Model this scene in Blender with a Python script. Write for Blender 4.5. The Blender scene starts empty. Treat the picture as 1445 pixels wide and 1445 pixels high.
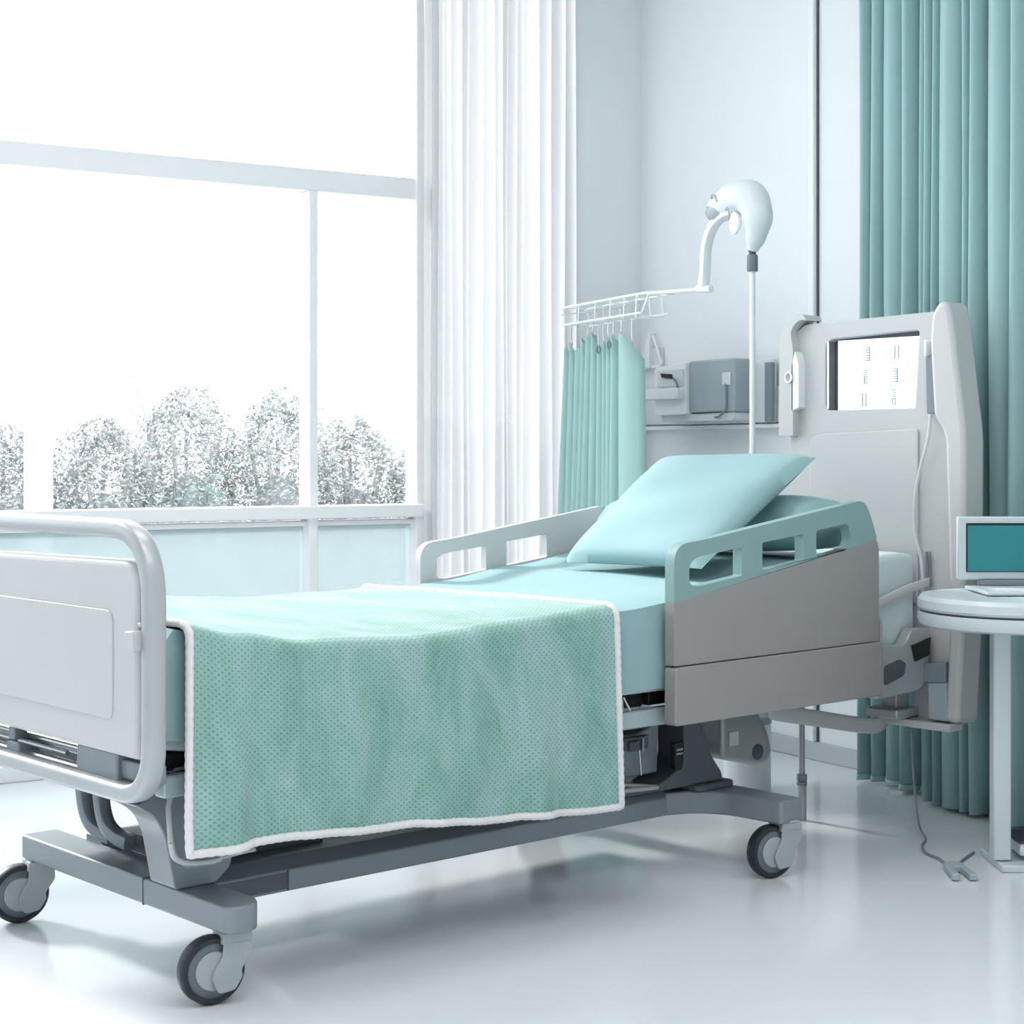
import bpy, bmesh, math, random
from mathutils import Vector, Matrix
random.seed(7)
S = bpy.context.scene
COL = S.collection
PI = math.pi

# ------------------------------------------------------------------ camera, sky, sun, exposure
cam = bpy.data.cameras.new('camera'); camo = bpy.data.objects.new('camera', cam); COL.objects.link(camo)
camo.location = (-1.697, -2.742, 1.0)
camo.rotation_euler = (PI/2, 0, -math.atan2(0.6631, 0.7485))
cam.sensor_width = 36; cam.lens = 36*2463/1445; cam.shift_y = -82.5/1445
cam.clip_start = 0.05; cam.clip_end = 200
S.camera = camo

wd = bpy.data.worlds.new('sky'); S.world = wd; wd.use_nodes = True
bg = wd.node_tree.nodes['Background']
bg.inputs[0].default_value = (0.985, 0.992, 1.0, 1); bg.inputs[1].default_value = 2.7

sun = bpy.data.lights.new('sun', 'SUN'); suno = bpy.data.objects.new('sun', sun); COL.objects.link(suno)
sun.energy = 3.4; sun.angle = math.radians(8); sun.color = (1, 0.98, 0.95)
suno.rotation_euler = Vector((0.05, -math.cos(math.radians(27)), -math.sin(math.radians(27)))).to_track_quat('-Z', 'Y').to_euler()
suno.location = (1, 8, 5)

# unseen fill lights added under the ceiling to brighten the room
for i, (x, y) in enumerate([(-0.4, -0.9), (0.5, -1.9), (0.6, 0.4), (-1.6, -2.6)]):
    al = bpy.data.lights.new('ceiling_fill', 'AREA'); al.shape = 'RECTANGLE'; al.size = 1.2; al.size_y = 0.6; al.energy = 10; al.color = (1, 0.988, 0.98)
    ao = bpy.data.objects.new('ceiling_fill', al); COL.objects.link(ao); ao.location = (x, y, 2.97)

VS = S.view_settings
S.display_settings.display_device = 'sRGB'
VS.view_transform = 'Standard'; VS.look = 'None'; VS.gamma = 1; VS.use_curve_mapping = False
VS.exposure = 0.52

# ------------------------------------------------------------------ frames of reference
# bed frame = world: x along the bed towards its head, y towards the window, z up
# room frame: origin at the corner of window wall and head wall, x<0 along the window wall, y<0 along the head wall
RANG = math.radians(-9.983)
RC = Vector((2.997, 1.827, 0))
def room(x, y, z=0):
    v = Matrix.Rotation(RANG, 3, 'Z') @ Vector((x, y, z))
    return v + RC

# ------------------------------------------------------------------ materials
def lin(c):
    c /= 255.
    return c/12.92 if c <= 0.04045 else ((c+0.055)/1.055)**2.4
def rgb(r, g, b): return (lin(r), lin(g), lin(b), 1)
def nn(nt, kind, **kw):
    n = nt.nodes.new(kind)
    for k, v in kw.items():
        if k in n.inputs.keys(): n.inputs[k].default_value = v
        else: setattr(n, k, v)
    return n
def mat(name, col, rough=0.5, metal=0.0, spec=0.5, var=0.03, scale=12, bump=0.0, bscale=200, sheen=0, emis=None):
    m = bpy.data.materials.new(name); m.use_nodes = True
    nt = m.node_tree; p = nt.nodes['Principled BSDF']; L = nt.links
    p.inputs['Roughness'].default_value = rough; p.inputs['Metallic'].default_value = metal
    p.inputs['Specular IOR Level'].default_value = spec
    if sheen: p.inputs['Sheen Weight'].default_value = sheen
    tc = nn(nt, 'ShaderNodeTexCoord')
    no = nn(nt, 'ShaderNodeTexNoise', Scale=scale, Detail=4.0); L.new(tc.outputs['Object'], no.inputs['Vector'])
    mx = nn(nt, 'ShaderNodeMix', data_type='RGBA')
    mx.inputs[6].default_value = tuple(max(0, c*(1-var)) for c in col[:3])+(1,)
    mx.inputs[7].default_value = tuple(min(1, c*(1+var)) for c in col[:3])+(1,)
    L.new(no.outputs['Fac'], mx.inputs[0]); L.new(mx.outputs[2], p.inputs['Base Color'])
    if bump:
        n2 = nn(nt, 'ShaderNodeTexNoise', Scale=bscale, Detail=3.0); L.new(tc.outputs['Object'], n2.inputs['Vector'])
        b = nn(nt, 'ShaderNodeBump', Strength=bump, Distance=0.002); L.new(n2.outputs['Fac'], b.inputs['Height'])
        L.new(b.outputs['Normal'], p.inputs['Normal'])
    if emis:
        p.inputs['Emission Color'].default_value = emis[0]; p.inputs['Emission Strength'].default_value = emis[1]
    return m

M = {}
M['wall'] = mat('white wall paint', rgb(236, 240, 243), 0.7, var=0.01, bump=0.05)
M['ceil'] = mat('ceiling paint', rgb(240, 241, 242), 0.8, var=0.01)
M['white'] = mat('white enamel', rgb(240, 243, 245), 0.35, var=0.01)
M['frame_white'] = mat('white window frame', rgb(240, 239, 240), 0.4, var=0.01)
M['trimgrey'] = mat('grey skirting', rgb(190, 194, 200), 0.5, var=0.02)
M['panel'] = mat('pale grey service panel', rgb(222, 227, 231), 0.5, var=0.01)
M['bedgrey'] = mat('light grey bed plastic', rgb(198, 199, 200), 0.42, var=0.012)
M['tube'] = mat('silver painted tube', rgb(178, 182, 184), 0.35, metal=0.25, var=0.02)
M['rail'] = mat('taupe grey plastic', rgb(152, 150, 148), 0.45, var=0.015)
M['railteal'] = mat('teal grey plastic', rgb(136, 167, 166), 0.45, var=0.015)
M['railfar'] = mat('pale grey plastic', rgb(205, 205, 206), 0.45, var=0.015)
M['steel'] = mat('slate grey painted steel', rgb(136, 144, 151), 0.4, metal=0.15, var=0.03)
M['steeldark'] = mat('dark slate steel', rgb(88, 94, 101), 0.45, metal=0.1, var=0.04)
M['deckrail'] = mat('pale teal grey deck rail', rgb(170, 186, 190), 0.35, metal=0.2, var=0.02)
M['black'] = mat('black plastic', rgb(22, 24, 27), 0.5, var=0.1)
M['rubber'] = mat('dark rubber', rgb(34, 40, 44), 0.5, var=0.1)
M['wheel'] = mat('slate wheel plastic', rgb(104, 114, 121), 0.4, var=0.03)
M['hub'] = mat('light grey hub plastic', rgb(165, 173, 177), 0.4, var=0.02)
M['chrome'] = mat('polished steel', rgb(200, 204, 206), 0.2, metal=0.8, var=0.02)
M['sheet'] = mat('teal bed linen', rgb(150, 182, 185), 0.85, var=0.02, bump=0.12, bscale=60, spec=0.2)
M['pillow'] = mat('pale teal pillowcase', rgb(148, 180, 183), 0.85, var=0.02, bump=0.12, bscale=40, spec=0.2)
M['mattress'] = mat('pale mattress ticking', rgb(205, 220, 222), 0.8, var=0.02, bump=0.1)
M['curtain'] = mat('teal curtain cloth', rgb(160, 193, 194), 0.55, var=0.02, bump=0.06, bscale=80, spec=0.4)
M['curtain2'] = mat('pale teal curtain cloth', rgb(168, 203, 199), 0.7, var=0.03, bump=0.06, bscale=80, spec=0.3)
M['devgrey'] = mat('blue grey plastic', rgb(166, 178, 186), 0.5, var=0.02)
M['devdark'] = mat('dark grey plastic', rgb(128, 138, 147), 0.5, var=0.02)
M['collar'] = mat('dark grey collar', rgb(112, 122, 130), 0.4, var=0.02)
M['lens'] = mat('lamp lens', rgb(168, 178, 180), 0.25, var=0.02)
M['lamp'] = mat('lamp shell white', rgb(222, 229, 232), 0.35, var=0.01)
M['table'] = mat('table laminate', rgb(206, 216, 219), 0.35, var=0.02)
M['bark'] = mat('bark', rgb(186, 186, 185), 0.9, var=0.1)
M['leaf'] = mat('haze-bleached leaves', rgb(160, 165, 166), 0.8, var=0.25, scale=6)  # haze and glare of the bright outdoors put into the pale leaf colour
M['leafgreen'] = mat('green leaves', rgb(112, 134, 126), 0.8, var=0.3, scale=6)
M['ground'] = mat('pale ground', rgb(176, 180, 182), 0.9, var=0.05, scale=2)
M['screen_teal'] = mat('teal screen', rgb(26, 112, 118), 0.25, emis=(rgb(20, 105, 112), 0.35), var=0.2, scale=3)
M['screen_white'] = mat('lit white screen', rgb(235, 242, 242), 0.3, emis=(rgb(240, 250, 249), 0.3), var=0.01)
M['ink'] = mat('grey green screen marks', rgb(172, 194, 188), 0.5, var=0.1)
M['cord'] = mat('pale cable sheath', rgb(205, 207, 210), 0.4, var=0.02)
M['corddark'] = mat('grey cable sheath', rgb(120, 128, 134), 0.4, var=0.02)

# glossy pale floor
m = mat('pale vinyl floor', rgb(233, 236, 239), 0.16, var=0.012, scale=1.5, spec=0.5); M['floor'] = m

def glass_mat(name, tint, transp, body=None):
    m = bpy.data.materials.new(name); m.use_nodes = True; nt = m.node_tree; L = nt.links
    nt.nodes.remove(nt.nodes['Principled BSDF']); out = nt.nodes['Material Output']
    tr = nn(nt, 'ShaderNodeBsdfTransparent'); tr.inputs[0].default_value = tint
    if body:
        d1 = nn(nt, 'ShaderNodeBsdfTranslucent'); d1.inputs[0].default_value = body
        d2 = nn(nt, 'ShaderNodeBsdfDiffuse'); d2.inputs[0].default_value = body
        md = nn(nt, 'ShaderNodeMixShader'); md.inputs[0].default_value = 0.4
        L.new(d1.outputs[0], md.inputs[1]); L.new(d2.outputs[0], md.inputs[2]); second = md
    else:
        second = nn(nt, 'ShaderNodeBsdfGlossy', Roughness=0.02)
    mx = nn(nt, 'ShaderNodeMixShader'); mx.inputs[0].default_value = 1-transp
    L.new(tr.outputs[0], mx.inputs[1]); L.new(second.outputs[0], mx.inputs[2]); L.new(mx.outputs[0], out.inputs[0])
    return m
M['glass'] = glass_mat('clear window glass', (0.98, 0.99, 1, 1), 0.96)
M['frost'] = glass_mat('frosted pale blue panel', (0.95, 0.985, 1, 1), 0.30, rgb(172, 184, 187))
M['sheer'] = glass_mat('sheer white voile', (1, 1, 1, 1), 0.025, rgb(192, 194, 196))

def throw_mat():
    m = bpy.data.materials.new('mottled green dotted plush'); m.use_nodes = True
    nt = m.node_tree; L = nt.links; p = nt.nodes['Principled BSDF']
    p.inputs['Roughness'].default_value = 0.8; p.inputs['Sheen Weight'].default_value = 0.3; p.inputs['Specular IOR Level'].default_value = 0.2
    uv = nn(nt, 'ShaderNodeUVMap')
    mp = nn(nt, 'ShaderNodeMapping'); mp.inputs['Scale'].default_value = (1.5, 0.6, 1); mp.inputs['Rotation'].default_value = (0, 0, 0.25); L.new(uv.outputs[0], mp.inputs['Vector'])
    no = nn(nt, 'ShaderNodeTexNoise', Scale=6.0, Detail=7.0, Roughness=0.65, Distortion=0.5); L.new(mp.outputs[0], no.inputs['Vector'])
    cr = nn(nt, 'ShaderNodeValToRGB'); e = cr.color_ramp.elements
    e[0].position = 0.3; e[0].color = rgb(120, 165, 153); e[1].position = 0.72; e[1].color = rgb(168, 194, 197)
    x = e.new(0.5); x.color = rgb(144, 183, 174)
    L.new(no.outputs['Fac'], cr.inputs[0])
    sx = nn(nt, 'ShaderNodeSeparateXYZ'); L.new(uv.outputs[0], sx.inputs[0])
    def wave(sock, per):
        a = nn(nt, 'ShaderNodeMath', operation='MULTIPLY'); a.inputs[1].default_value = 2*PI/per; L.new(sock, a.inputs[0])
        c = nn(nt, 'ShaderNodeMath', operation='COSINE'); L.new(a.outputs[0], c.inputs[0]); return c.outputs[0]
    pr = nn(nt, 'ShaderNodeMath', operation='MULTIPLY')
    L.new(wave(sx.outputs[0], 0.0142), pr.inputs[0]); L.new(wave(sx.outputs[1], 0.0122), pr.inputs[1])
    mr = nn(nt, 'ShaderNodeMapRange'); mr.inputs['From Min'].default_value = 0.05; mr.inputs['From Max'].default_value = 0.8
    L.new(pr.outputs[0], mr.inputs['Value'])
    dk = nn(nt, 'ShaderNodeMix', data_type='RGBA', blend_type='MULTIPLY'); dk.inputs[7].default_value = (0.5, 0.68, 0.65, 1)
    mm = nn(nt, 'ShaderNodeMath', operation='MULTIPLY'); mm.inputs[1].default_value = 0.8
    L.new(mr.outputs[0], mm.inputs[0]); L.new(mm.outputs[0], dk.inputs[0])
    L.new(cr.outputs[0], dk.inputs[6]); L.new(dk.outputs[2], p.inputs['Base Color'])
    inv = nn(nt, 'ShaderNodeMath', operation='MULTIPLY'); inv.inputs[1].default_value = -1; L.new(mr.outputs[0], inv.inputs[0])
    b = nn(nt, 'ShaderNodeBump', Strength=0.35, Distance=0.002); L.new(inv.outputs[0], b.inputs['Height']); L.new(b.outputs['Normal'], p.inputs['Normal'])
    return m
M['throw'] = throw_mat()
M['hem'] = mat('white crochet yarn', rgb(232, 230, 230), 0.9, var=0.1, scale=150, bump=0.5, bscale=400, spec=0.1)

# ------------------------------------------------------------------ mesh builder
def rpoly(pts, r, n=6):
    """round the corners of a 2D polygon; r a number or one radius per corner"""
    out = []; N = len(pts)
    for i in range(N):
        p = Vector(pts[i]); a = Vector(pts[i-1]); b = Vector(pts[(i+1) % N])
        rr = r[i] if isinstance(r, (list, tuple)) else r
        rr = min(rr, (a-p).length*0.48, (b-p).length*0.48)
        if rr < 1e-5: out.append(tuple(p)); continue
        A = p+(a-p).normalized()*rr; B = p+(b-p).normalized()*rr
        for k in range(n+1):
            t = k/n; q = A*(1-t)**2+p*2*t*(1-t)+B*t*t
            out.append(tuple(q))
    return out
def spline(pts, n=8):
    P = [Vector(p) for p in pts]; out = []
    for i in range(len(P)-1):
        p0 = P[i-1] if i > 0 else P[i]*2-P[i+1]; p1 = P[i]; p2 = P[i+1]
        p3 = P[i+2] if i+2 < len(P) else P[i+1]*2-P[i]
        for k in range(n):
            t = k/n
            out.append(0.5*((2*p1)+(p2-p0)*t+(2*p0-5*p1+4*p2-p3)*t*t+(3*p1-p0-3*p2+p3)*t**3))
    out.append(P[-1]); return out
def lerp(a, b, t): return a+(b-a)*t
def interp(x, tab):
    if x <= tab[0][0]: return tab[0][1]
    for (a, va), (b, vb) in zip(tab, tab[1:]):
        if x <= b:
            t = (x-a)/(b-a); t = t*t*(3-2*t)
            return va+(vb-va)*t
    return tab[-1][1]

class MB:
    def __init__(s): s.bm = bmesh.new(); s.uv = None
    def box(s, x0, x1, y0, y1, z0, z1):
        v = [s.bm.verts.new(p) for p in ((x0,y0,z0),(x1,y0,z0),(x1,y1,z0),(x0,y1,z0),(x0,y0,z1),(x1,y0,z1),(x1,y1,z1),(x0,y1,z1))]
        for f in ((3,2,1,0),(4,5,6,7),(0,1,5,4),(1,2,6,5),(2,3,7,6),(3,0,4,7)): s.bm.faces.new([v[i] for i in f])
        return s
    def prism(s, poly, axis, a0, a1, holes=()):
        def P(q, a):
            return {'x': (a, q[0], q[1]), 'y': (q[0], a, q[1]), 'z': (q[0], q[1], a)}[axis]
        bm = s.bm; ed = []; loops = [poly]+list(holes)
        rings0 = []; rings1 = []
        for lp in loops:
            v0 = [bm.verts.new(P(q, a0)) for q in lp]; v1 = [bm.verts.new(P(q, a1)) for q in lp]
            rings0.append(v0); rings1.append(v1); n = len(lp)
            for i in range(n):
                bm.faces.new((v0[i], v0[(i+1) % n], v1[(i+1) % n], v1[i]))
        for rings in (rings0, rings1):
            if not holes: bm.faces.new(rings[0])
            else:
                es = []
                for r in rings:
                    for i in range(len(r)):
                        es.append(bm.edges.get((r[i], r[(i+1) % len(r)])))
                bmesh.ops.triangle_fill(bm, use_beauty=True, use_dissolve=True, edges=es)
        return s
    def tube(s, pts, r, seg=10, closed=False, flat=None, up=(0,0,1)):
        """sweep; flat=(a,b): half sizes along side and up direction (rounded rectangle-ish superellipse)"""
        P = [Vector(p) for p in pts]; n = len(P); rings = []
        prevN = None
        for i in range(n):
            if closed: T = P[(i+1) % n]-P[i-1]
            else: T = P[min(i+1, n-1)]-P[max(i-1, 0)]
            T.normalize()
            if flat:
                U = Vector(up); A = T.cross(U)
                if A.length < 1e-4: A = prevN or T.orthogonal()
                A.normalize(); B = A.cross(T).normalized(); prevN = A
            else:
                if prevN is None: A = T.orthogonal().normalized()
                else:
                    A = prevN-T*prevN.dot(T)
                    A = A.normalized() if A.length > 1e-5 else T.orthogonal().normalized()
                prevN = A; B = T.cross(A)
            rr = r[i] if isinstance(r, (list, tuple)) else r
            ring = []
            for k in range(seg):
                a = 2*PI*k/seg; c, d = math.cos(a), math.sin(a)
                if flat:
                    e = 0.5
                    c = math.copysign(abs(c)**e, c)*flat[0]; d = math.copysign(abs(d)**e, d)*flat[1]
                    q = P[i]+(A*c+B*d)*(rr or 1)
                else: q = P[i]+(A*c+B*d)*rr
                ring.append(s.bm.verts.new(q))
            rings.append(ring)
        for i in range(n if closed else n-1):
            a, b = rings[i], rings[(i+1) % n]
            for k in range(seg): s.bm.faces.new((a[k], a[(k+1) % seg], b[(k+1) % seg], b[k]))
        if not closed:
            s.bm.faces.new(rings[0][::-1]); s.bm.faces.new(rings[-1])
        return s
    def cyl(s, p, q, r, seg=24, r2=None):
        return s.tube([p, q], [r, r2 if r2 is not None else r], seg)
    def lathe(s, prof, c=(0,0,0), axis=(0,0,1), seg=32):
        ax = Vector(axis).normalized(); A = ax.orthogonal().normalized(); B = ax.cross(A); c = Vector(c); rings = []
        for r, z in prof:
            if r < 1e-6: rings.append([s.bm.verts.new(c+ax*z)])
            else: rings.append([s.bm.verts.new(c+ax*z+(A*math.cos(2*PI*k/seg)+B*math.sin(2*PI*k/seg))*r) for k in range(seg)])
        for a, b in zip(rings, rings[1:]):
            for k in range(seg):
                k2 = (k+1) % seg
                if len(a) == 1 and len(b) == 1: continue
                if len(a) == 1: s.bm.faces.new((a[0], b[k], b[k2]))
                elif len(b) == 1: s.bm.faces.new((a[k], b[0], a[k2]))
                else: s.bm.faces.new((a[k], a[k2], b[k2], b[k]))
        return s
    def grid(s, fn, nu, nv, uvfn=None, closed_v=False):
        bm = s.bm; vs = [[bm.verts.new(fn(i/nu, j/nv)) for j in range(nv if closed_v else nv+1)] for i in range(nu+1)]
        if uvfn and s.uv is None: s.uv = bm.loops.layers.uv.new('UVMap')
        for i in range(nu):
            for j in range(nv):
                j2 = (j+1) % nv if closed_v else j+1
                f = bm.faces.new((vs[i][j], vs[i+1][j], vs[i+1][j2], vs[i][j2]))
                if uvfn:
                    for lp, (a, b) in zip(f.loops, ((i,j),(i+1,j),(i+1,j+1),(i,j+1))): lp[s.uv].uv = uvfn(a/nu, b/nv)
        return s
    def loft(s, loops, cap=True):
        bm = s.bm; R = [[bm.verts.new(p) for p in lp] for lp in loops]; n = len(R[0])
        for a, b in zip(R, R[1:]):
            for k in range(n): bm.faces.new((a[k], a[(k+1) % n], b[(k+1) % n], b[k]))
        if cap: bm.faces.new(R[0][::-1]); bm.faces.new(R[-1])
        return s
    def icos(s, c, rad, sub=2, jit=0.0):
        r = bmesh.ops.create_icosphere(s.bm, subdivisions=sub, radius=1)
        for v in r['verts']:
            k = 1+random.uniform(-jit, jit)
            v.co = Vector((v.co.x*rad[0]*k+c[0], v.co.y*rad[1]*k+c[1], v.co.z*rad[2]*k+c[2]))
        return s

class Thing:
    pass
def thing(name, label, cat, origin=(0,0,0), frame='bed', group=None, kind=None):
    """an Empty at the thing's base; meshes given in the frame's own coordinates hang below it"""
    o = bpy.data.objects.new(name, None); COL.objects.link(o); o.empty_display_size = 0.1
    place(o, origin, frame)
    if label: o['label'] = label
    if cat: o['category'] = cat
    if group: o['group'] = group
    if kind: o['kind'] = kind
    t = Thing(); t.o = o; t.origin = Vector(origin); t.frame = frame
    return t
def place(o, origin, frame):
    if frame == 'room': o.location = room(*origin); o.rotation_euler = (0, 0, RANG)
    else: o.location = origin
def finish(mb, name, material, origin, ang=35, bevel=0, seg=2, subd=0, solid=0):
    bm = mb.bm
    bmesh.ops.recalc_face_normals(bm, faces=bm.faces[:])
    me = bpy.data.meshes.new(name)
    for v in bm.verts: v.co -= origin
    bm.to_mesh(me); bm.free()
    me.polygons.foreach_set('use_smooth', [True]*len(me.polygons))
    me.set_sharp_from_angle(angle=math.radians(ang))
    o = bpy.data.objects.new(name, me); COL.objects.link(o)
    me.materials.append(M[material])
    if solid:
        q = o.modifiers.new('thickness', 'SOLIDIFY'); q.thickness = solid; q.offset = 0
    if bevel:
        q = o.modifiers.new('bevel', 'BEVEL'); q.width = bevel; q.segments = seg; q.limit_method = 'ANGLE'; q.angle_limit = math.radians(40)
        q.harden_normals = False
    if subd:
        q = o.modifiers.new('subd', 'SUBSURF'); q.levels = subd; q.render_levels = subd
    return o
def part(mb, name, material, t, sub=None, label=None, **kw):
    """t: Thing; sub: a part object this piece belongs to"""
    o = finish(mb, name, material, t.origin, **kw)
    o.parent = sub if sub is not None else t.o
    if label: o['label'] = label
    return o
def solo(mb, name, material, origin, frame, label=None, cat=None, group=None, kind=None, **kw):
    o = finish(mb, name, material, Vector(origin), **kw); place(o, origin, frame)
    if label: o['label'] = label
    if cat: o['category'] = cat
    if group: o['group'] = group
    if kind: o['kind'] = kind
    return o

# ------------------------------------------------------------------ the room
CEIL = 3.0
solo(MB().box(-5.4, 0.15, -6.6, 0.15, -0.1, 0), 'floor', 'floor', (-2.6, -3.2, 0), 'room', kind='structure')
solo(MB().box(-5.4, 0.15, -6.6, 0.15, CEIL, CEIL+0.1), 'ceiling', 'ceil', (-2.6, -3.2, CEIL), 'room', kind='structure')
solo(MB().box(0, 0.15, -6.6, 0.15, 0, CEIL), 'wall_head', 'wall', (0, -3.2, 0), 'room', kind='structure')
w = MB(); w.box(-0.30, 0, 0, 0.15, 0, CEIL); w.box(-5.4, -4.9, 0, 0.15, 0, CEIL); w.box(-4.9, -0.30, 0, 0.15, 2.88, CEIL)
solo(w, 'wall_window', 'wall', (-2.6, 0, 0), 'room', kind='structure')
solo(MB().box(-5.4, -5.25, -6.6, 0, 0, CEIL), 'wall_left', 'wall', (-5.25, -3.2, 0), 'room', kind='structure')
solo(MB().box(-5.25, 0, -6.6, -6.45, 0, CEIL), 'wall_camera', 'wall', (-2.6, -6.45, 0), 'room', kind='structure')

b = MB(); b.box(-0.014, 0, -6.4, -0.0, 0, 0.06)
solo(b, 'baseboard_head', 'trimgrey', (0, -3, 0), 'room', kind='structure', bevel=0.003)
b = MB(); b.box(-0.30, -0.02, -0.014, 0, 0, 0.06)
solo(b, 'baseboard_window', 'trimgrey', (-0.15, 0, 0), 'room', kind='structure', bevel=0.003)
b = MB(); b.box(-0.022, 0, -0.985, -0.957, 0.06, CEIL)
solo(b, 'trim_1', 'white', (0, -0.97, 0), 'room', kind='structure', bevel=0.004)
b = MB(); b.box(-0.008, 0, -0.9895, -0.9855, 0.06, CEIL)
solo(b, 'trim_5', 'steeldark', (0, -0.99, 0), 'room', kind='structure')
b = MB(); b.box(-0.018, 0, -0.955, -0.03, 1.105, 1.228)
solo(b, 'trim_2', 'panel', (0, -0.5, 1.1), 'room', kind='structure', bevel=0.004)
b = MB(); b.box(-0.03, 0, -0.955, -0.02, 1.085, 1.10)
solo(b, 'trim_3', 'white', (0, -0.5, 1.09), 'room', kind='structure', bevel=0.003)
b = MB(); b.box(-0.026, 0, -0.30, -0.02, 1.23, 1.238)
solo(b, 'trim_4', 'white', (0, -0.2, 1.23), 'room', kind='structure', bevel=0.002)

W = thing('window_1', None, None, (-2.9, 0, 0), 'room', kind='structure')
MUL = [-0.945, -1.35, -2.60, -3.85]
part(MB().box(-4.9, -0.935, 0.0, 0.10, 1.877, 1.951), 'window_header', 'frame_white', W, bevel=0.004)
b = MB(); b.box(-4.9, -0.935, -0.035, 0.09, 0.783, 0.825); b.box(-4.9, -0.935, 0.005, 0.08, 0.758, 0.775)
part(b, 'window_sill', 'frame_white', W, bevel=0.004)
part(MB().box(-0.345, -0.30, -0.012, 0.11, 0.0, 2.88), 'window_jamb', 'frame_white', W, bevel=0.004)
part(MB().box(-4.9, -4.85, -0.012, 0.11, 0.0, 2.88), 'window_jamb', 'frame_white', W, bevel=0.004)
for x in MUL:
    part(MB().box(x-0.016, x+0.016, -0.012, 0.07, 0.05, 2.84 if x > -1 else 1.877), 'mullion', 'frame_white', W, bevel=0.004)
part(MB().box(-4.85, -0.345, -0.005, 0.09, 0, 0.05), 'bottom_rail', 'frame_white', W, bevel=0.004)
part(MB().box(-4.85, -0.345, -0.005, 0.09, 2.84, 2.88), 'top_rail', 'frame_white', W, bevel=0.004)
ED = [-0.345]+MUL+[-4.85]
part(MB().box(-0.935, -0.355, 0.038, 0.044, 0.05, 2.84), 'tall_pane', 'glass', W)
for a, c in zip(ED[1:], ED[2:]):
    part(MB().box(c+0.01, a-0.01, 0.038, 0.044, 0.825, 1.877), 'pane', 'glass', W)
    part(MB().box(c+0.01, a-0.01, 0.038, 0.044, 0.05, 0.758), 'frosted_panel', 'frost', W, label='frosted pale blue lower panel')
part(MB().box(-4.85, -0.955, 0.038, 0.044, 1.951, 2.84), 'transom_pane', 'glass', W)

# ------------------------------------------------------------------ outside the window
solo(MB().box(-16, 16, 0.4, 30, -0.25, -0.15), 'ground', 'ground', (0, 10, -0.15), 'room', kind='structure')
def bush(name, x, y, rx, ry, h, n, leaf, label, group, m='leaf'):
    t = thing(name, label, 'shrub', (x, y, -0.15), 'room', group)
    mb = MB(); bm = mb.bm
    for i in range(n):
        a = random.uniform(0, 2*PI); u = random.random()**0.5
        z = random.random(); prof = (1-(z**5))**0.5
        r = prof*(0.2+0.8*u)*(1+0.13*math.sin(5*a+z*7)+0.08*math.sin(11*a-3*z))
        p = Vector((x+rx*r*math.cos(a), y+ry*r*math.sin(a), -0.1+z*h*(1+0.06*math.sin(3*a+x*4))))
        d = Vector((random.gauss(0,1), random.gauss(0,1), random.gauss(0,1))).normalized(); e = d.orthogonal().normalized()
        L = leaf*random.uniform(0.6, 1.3)
        f = d.cross(e)
        v = [bm.verts.new(p+d*L), bm.verts.new(p+e*L*0.45+f*L*0.1), bm.verts.new(p-d*L), bm.verts.new(p-e*L*0.45+f*L*0.1)]
        bm.faces.new(v)
    mb.icos((x, y, -0.1+h*0.36), (rx*0.5, ry*0.4, h*0.3), 3, 0.05)
    part(mb, 'foliage', m, t)
    s = MB()
    for k in range(5):
        a = k*1.3; s.tube(spline([(x, y, -0.15), (x+rx*0.25*math.cos(a), y+ry*0.25*math.sin(a), h*0.35), (x+rx*0.5*math.cos(a), y+ry*0.5*math.sin(a), h*0.75)], 4), 0.014, 6)
    part(s, 'stem', 'bark', t)
HED = 'clipped hedge shrubs outside the window'
for i in range(13):
    x = -3.9+.6*i; h = interp(x, [(-4,1.2),(-.6,1.21),(-.1,1.27),(.45,1.5),(.75,1.53),(1.1,1.34),(1.6,1.28),(3,1.25)]); y = 5.3+.12*(i % 2); rx = .43
    bush('hedge_shrub', x, y, rx, 0.40, h, 12000, 0.019, 'pale grey hedge shrub with painted haze in the row beyond the window', HED)
bush('low_shrub', 0.0, 4.35, 0.26, 0.22, 0.86, 900, 0.028, 'small greenish shrub in front of the pale hedge outside the window', None, 'leafgreen')
t = thing('bare_tree', 'bare pale tree with thin branches standing above the hedge outside', 'tree', (0.3, 6.1, -0.15), 'room')
b = MB(); b.tube(spline([(0.3,6.1,-0.15),(0.31,6.1,0.6),(0.29,6.1,1.15)], 5), [0.035]*5+[0.028]*5+[0.02], 8)
part(b, 'trunk', 'bark', t)
for dx, dz, dy in ((-.42,.38,.1),(-.25,.5,-.1),(.05,.62,.1),(.25,.6,-.1),(.42,.42,.1),(.12,.72,0)):
    b = MB(); P = spline([(0.29,6.1,1.1),(0.29+dx*.4,6.1+dy*.5,1.15+dz*.5),(0.29+dx,6.1+dy,1.15+dz)], 6)
    b.tube(P, [lerp(.012,.004,i/(len(P)-1)) for i in range(len(P))], 6)
    for k in (5, 8, 10):
        q = P[k]; b.tube([q, q+Vector((random.uniform(-.1,.1), 0.03, random.uniform(.06,.15)))], 0.0035, 5)
    part(b, 'branch', 'bark', t)
solo(MB().box(-1.0, -0.86, 4.5, 4.62, -0.15, 1.16), 'garden_post', 'ground', (-0.93, 4.56, -0.15), 'room', 'pale square post standing in front of the hedge outside', 'post', bevel=0.01)

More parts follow.
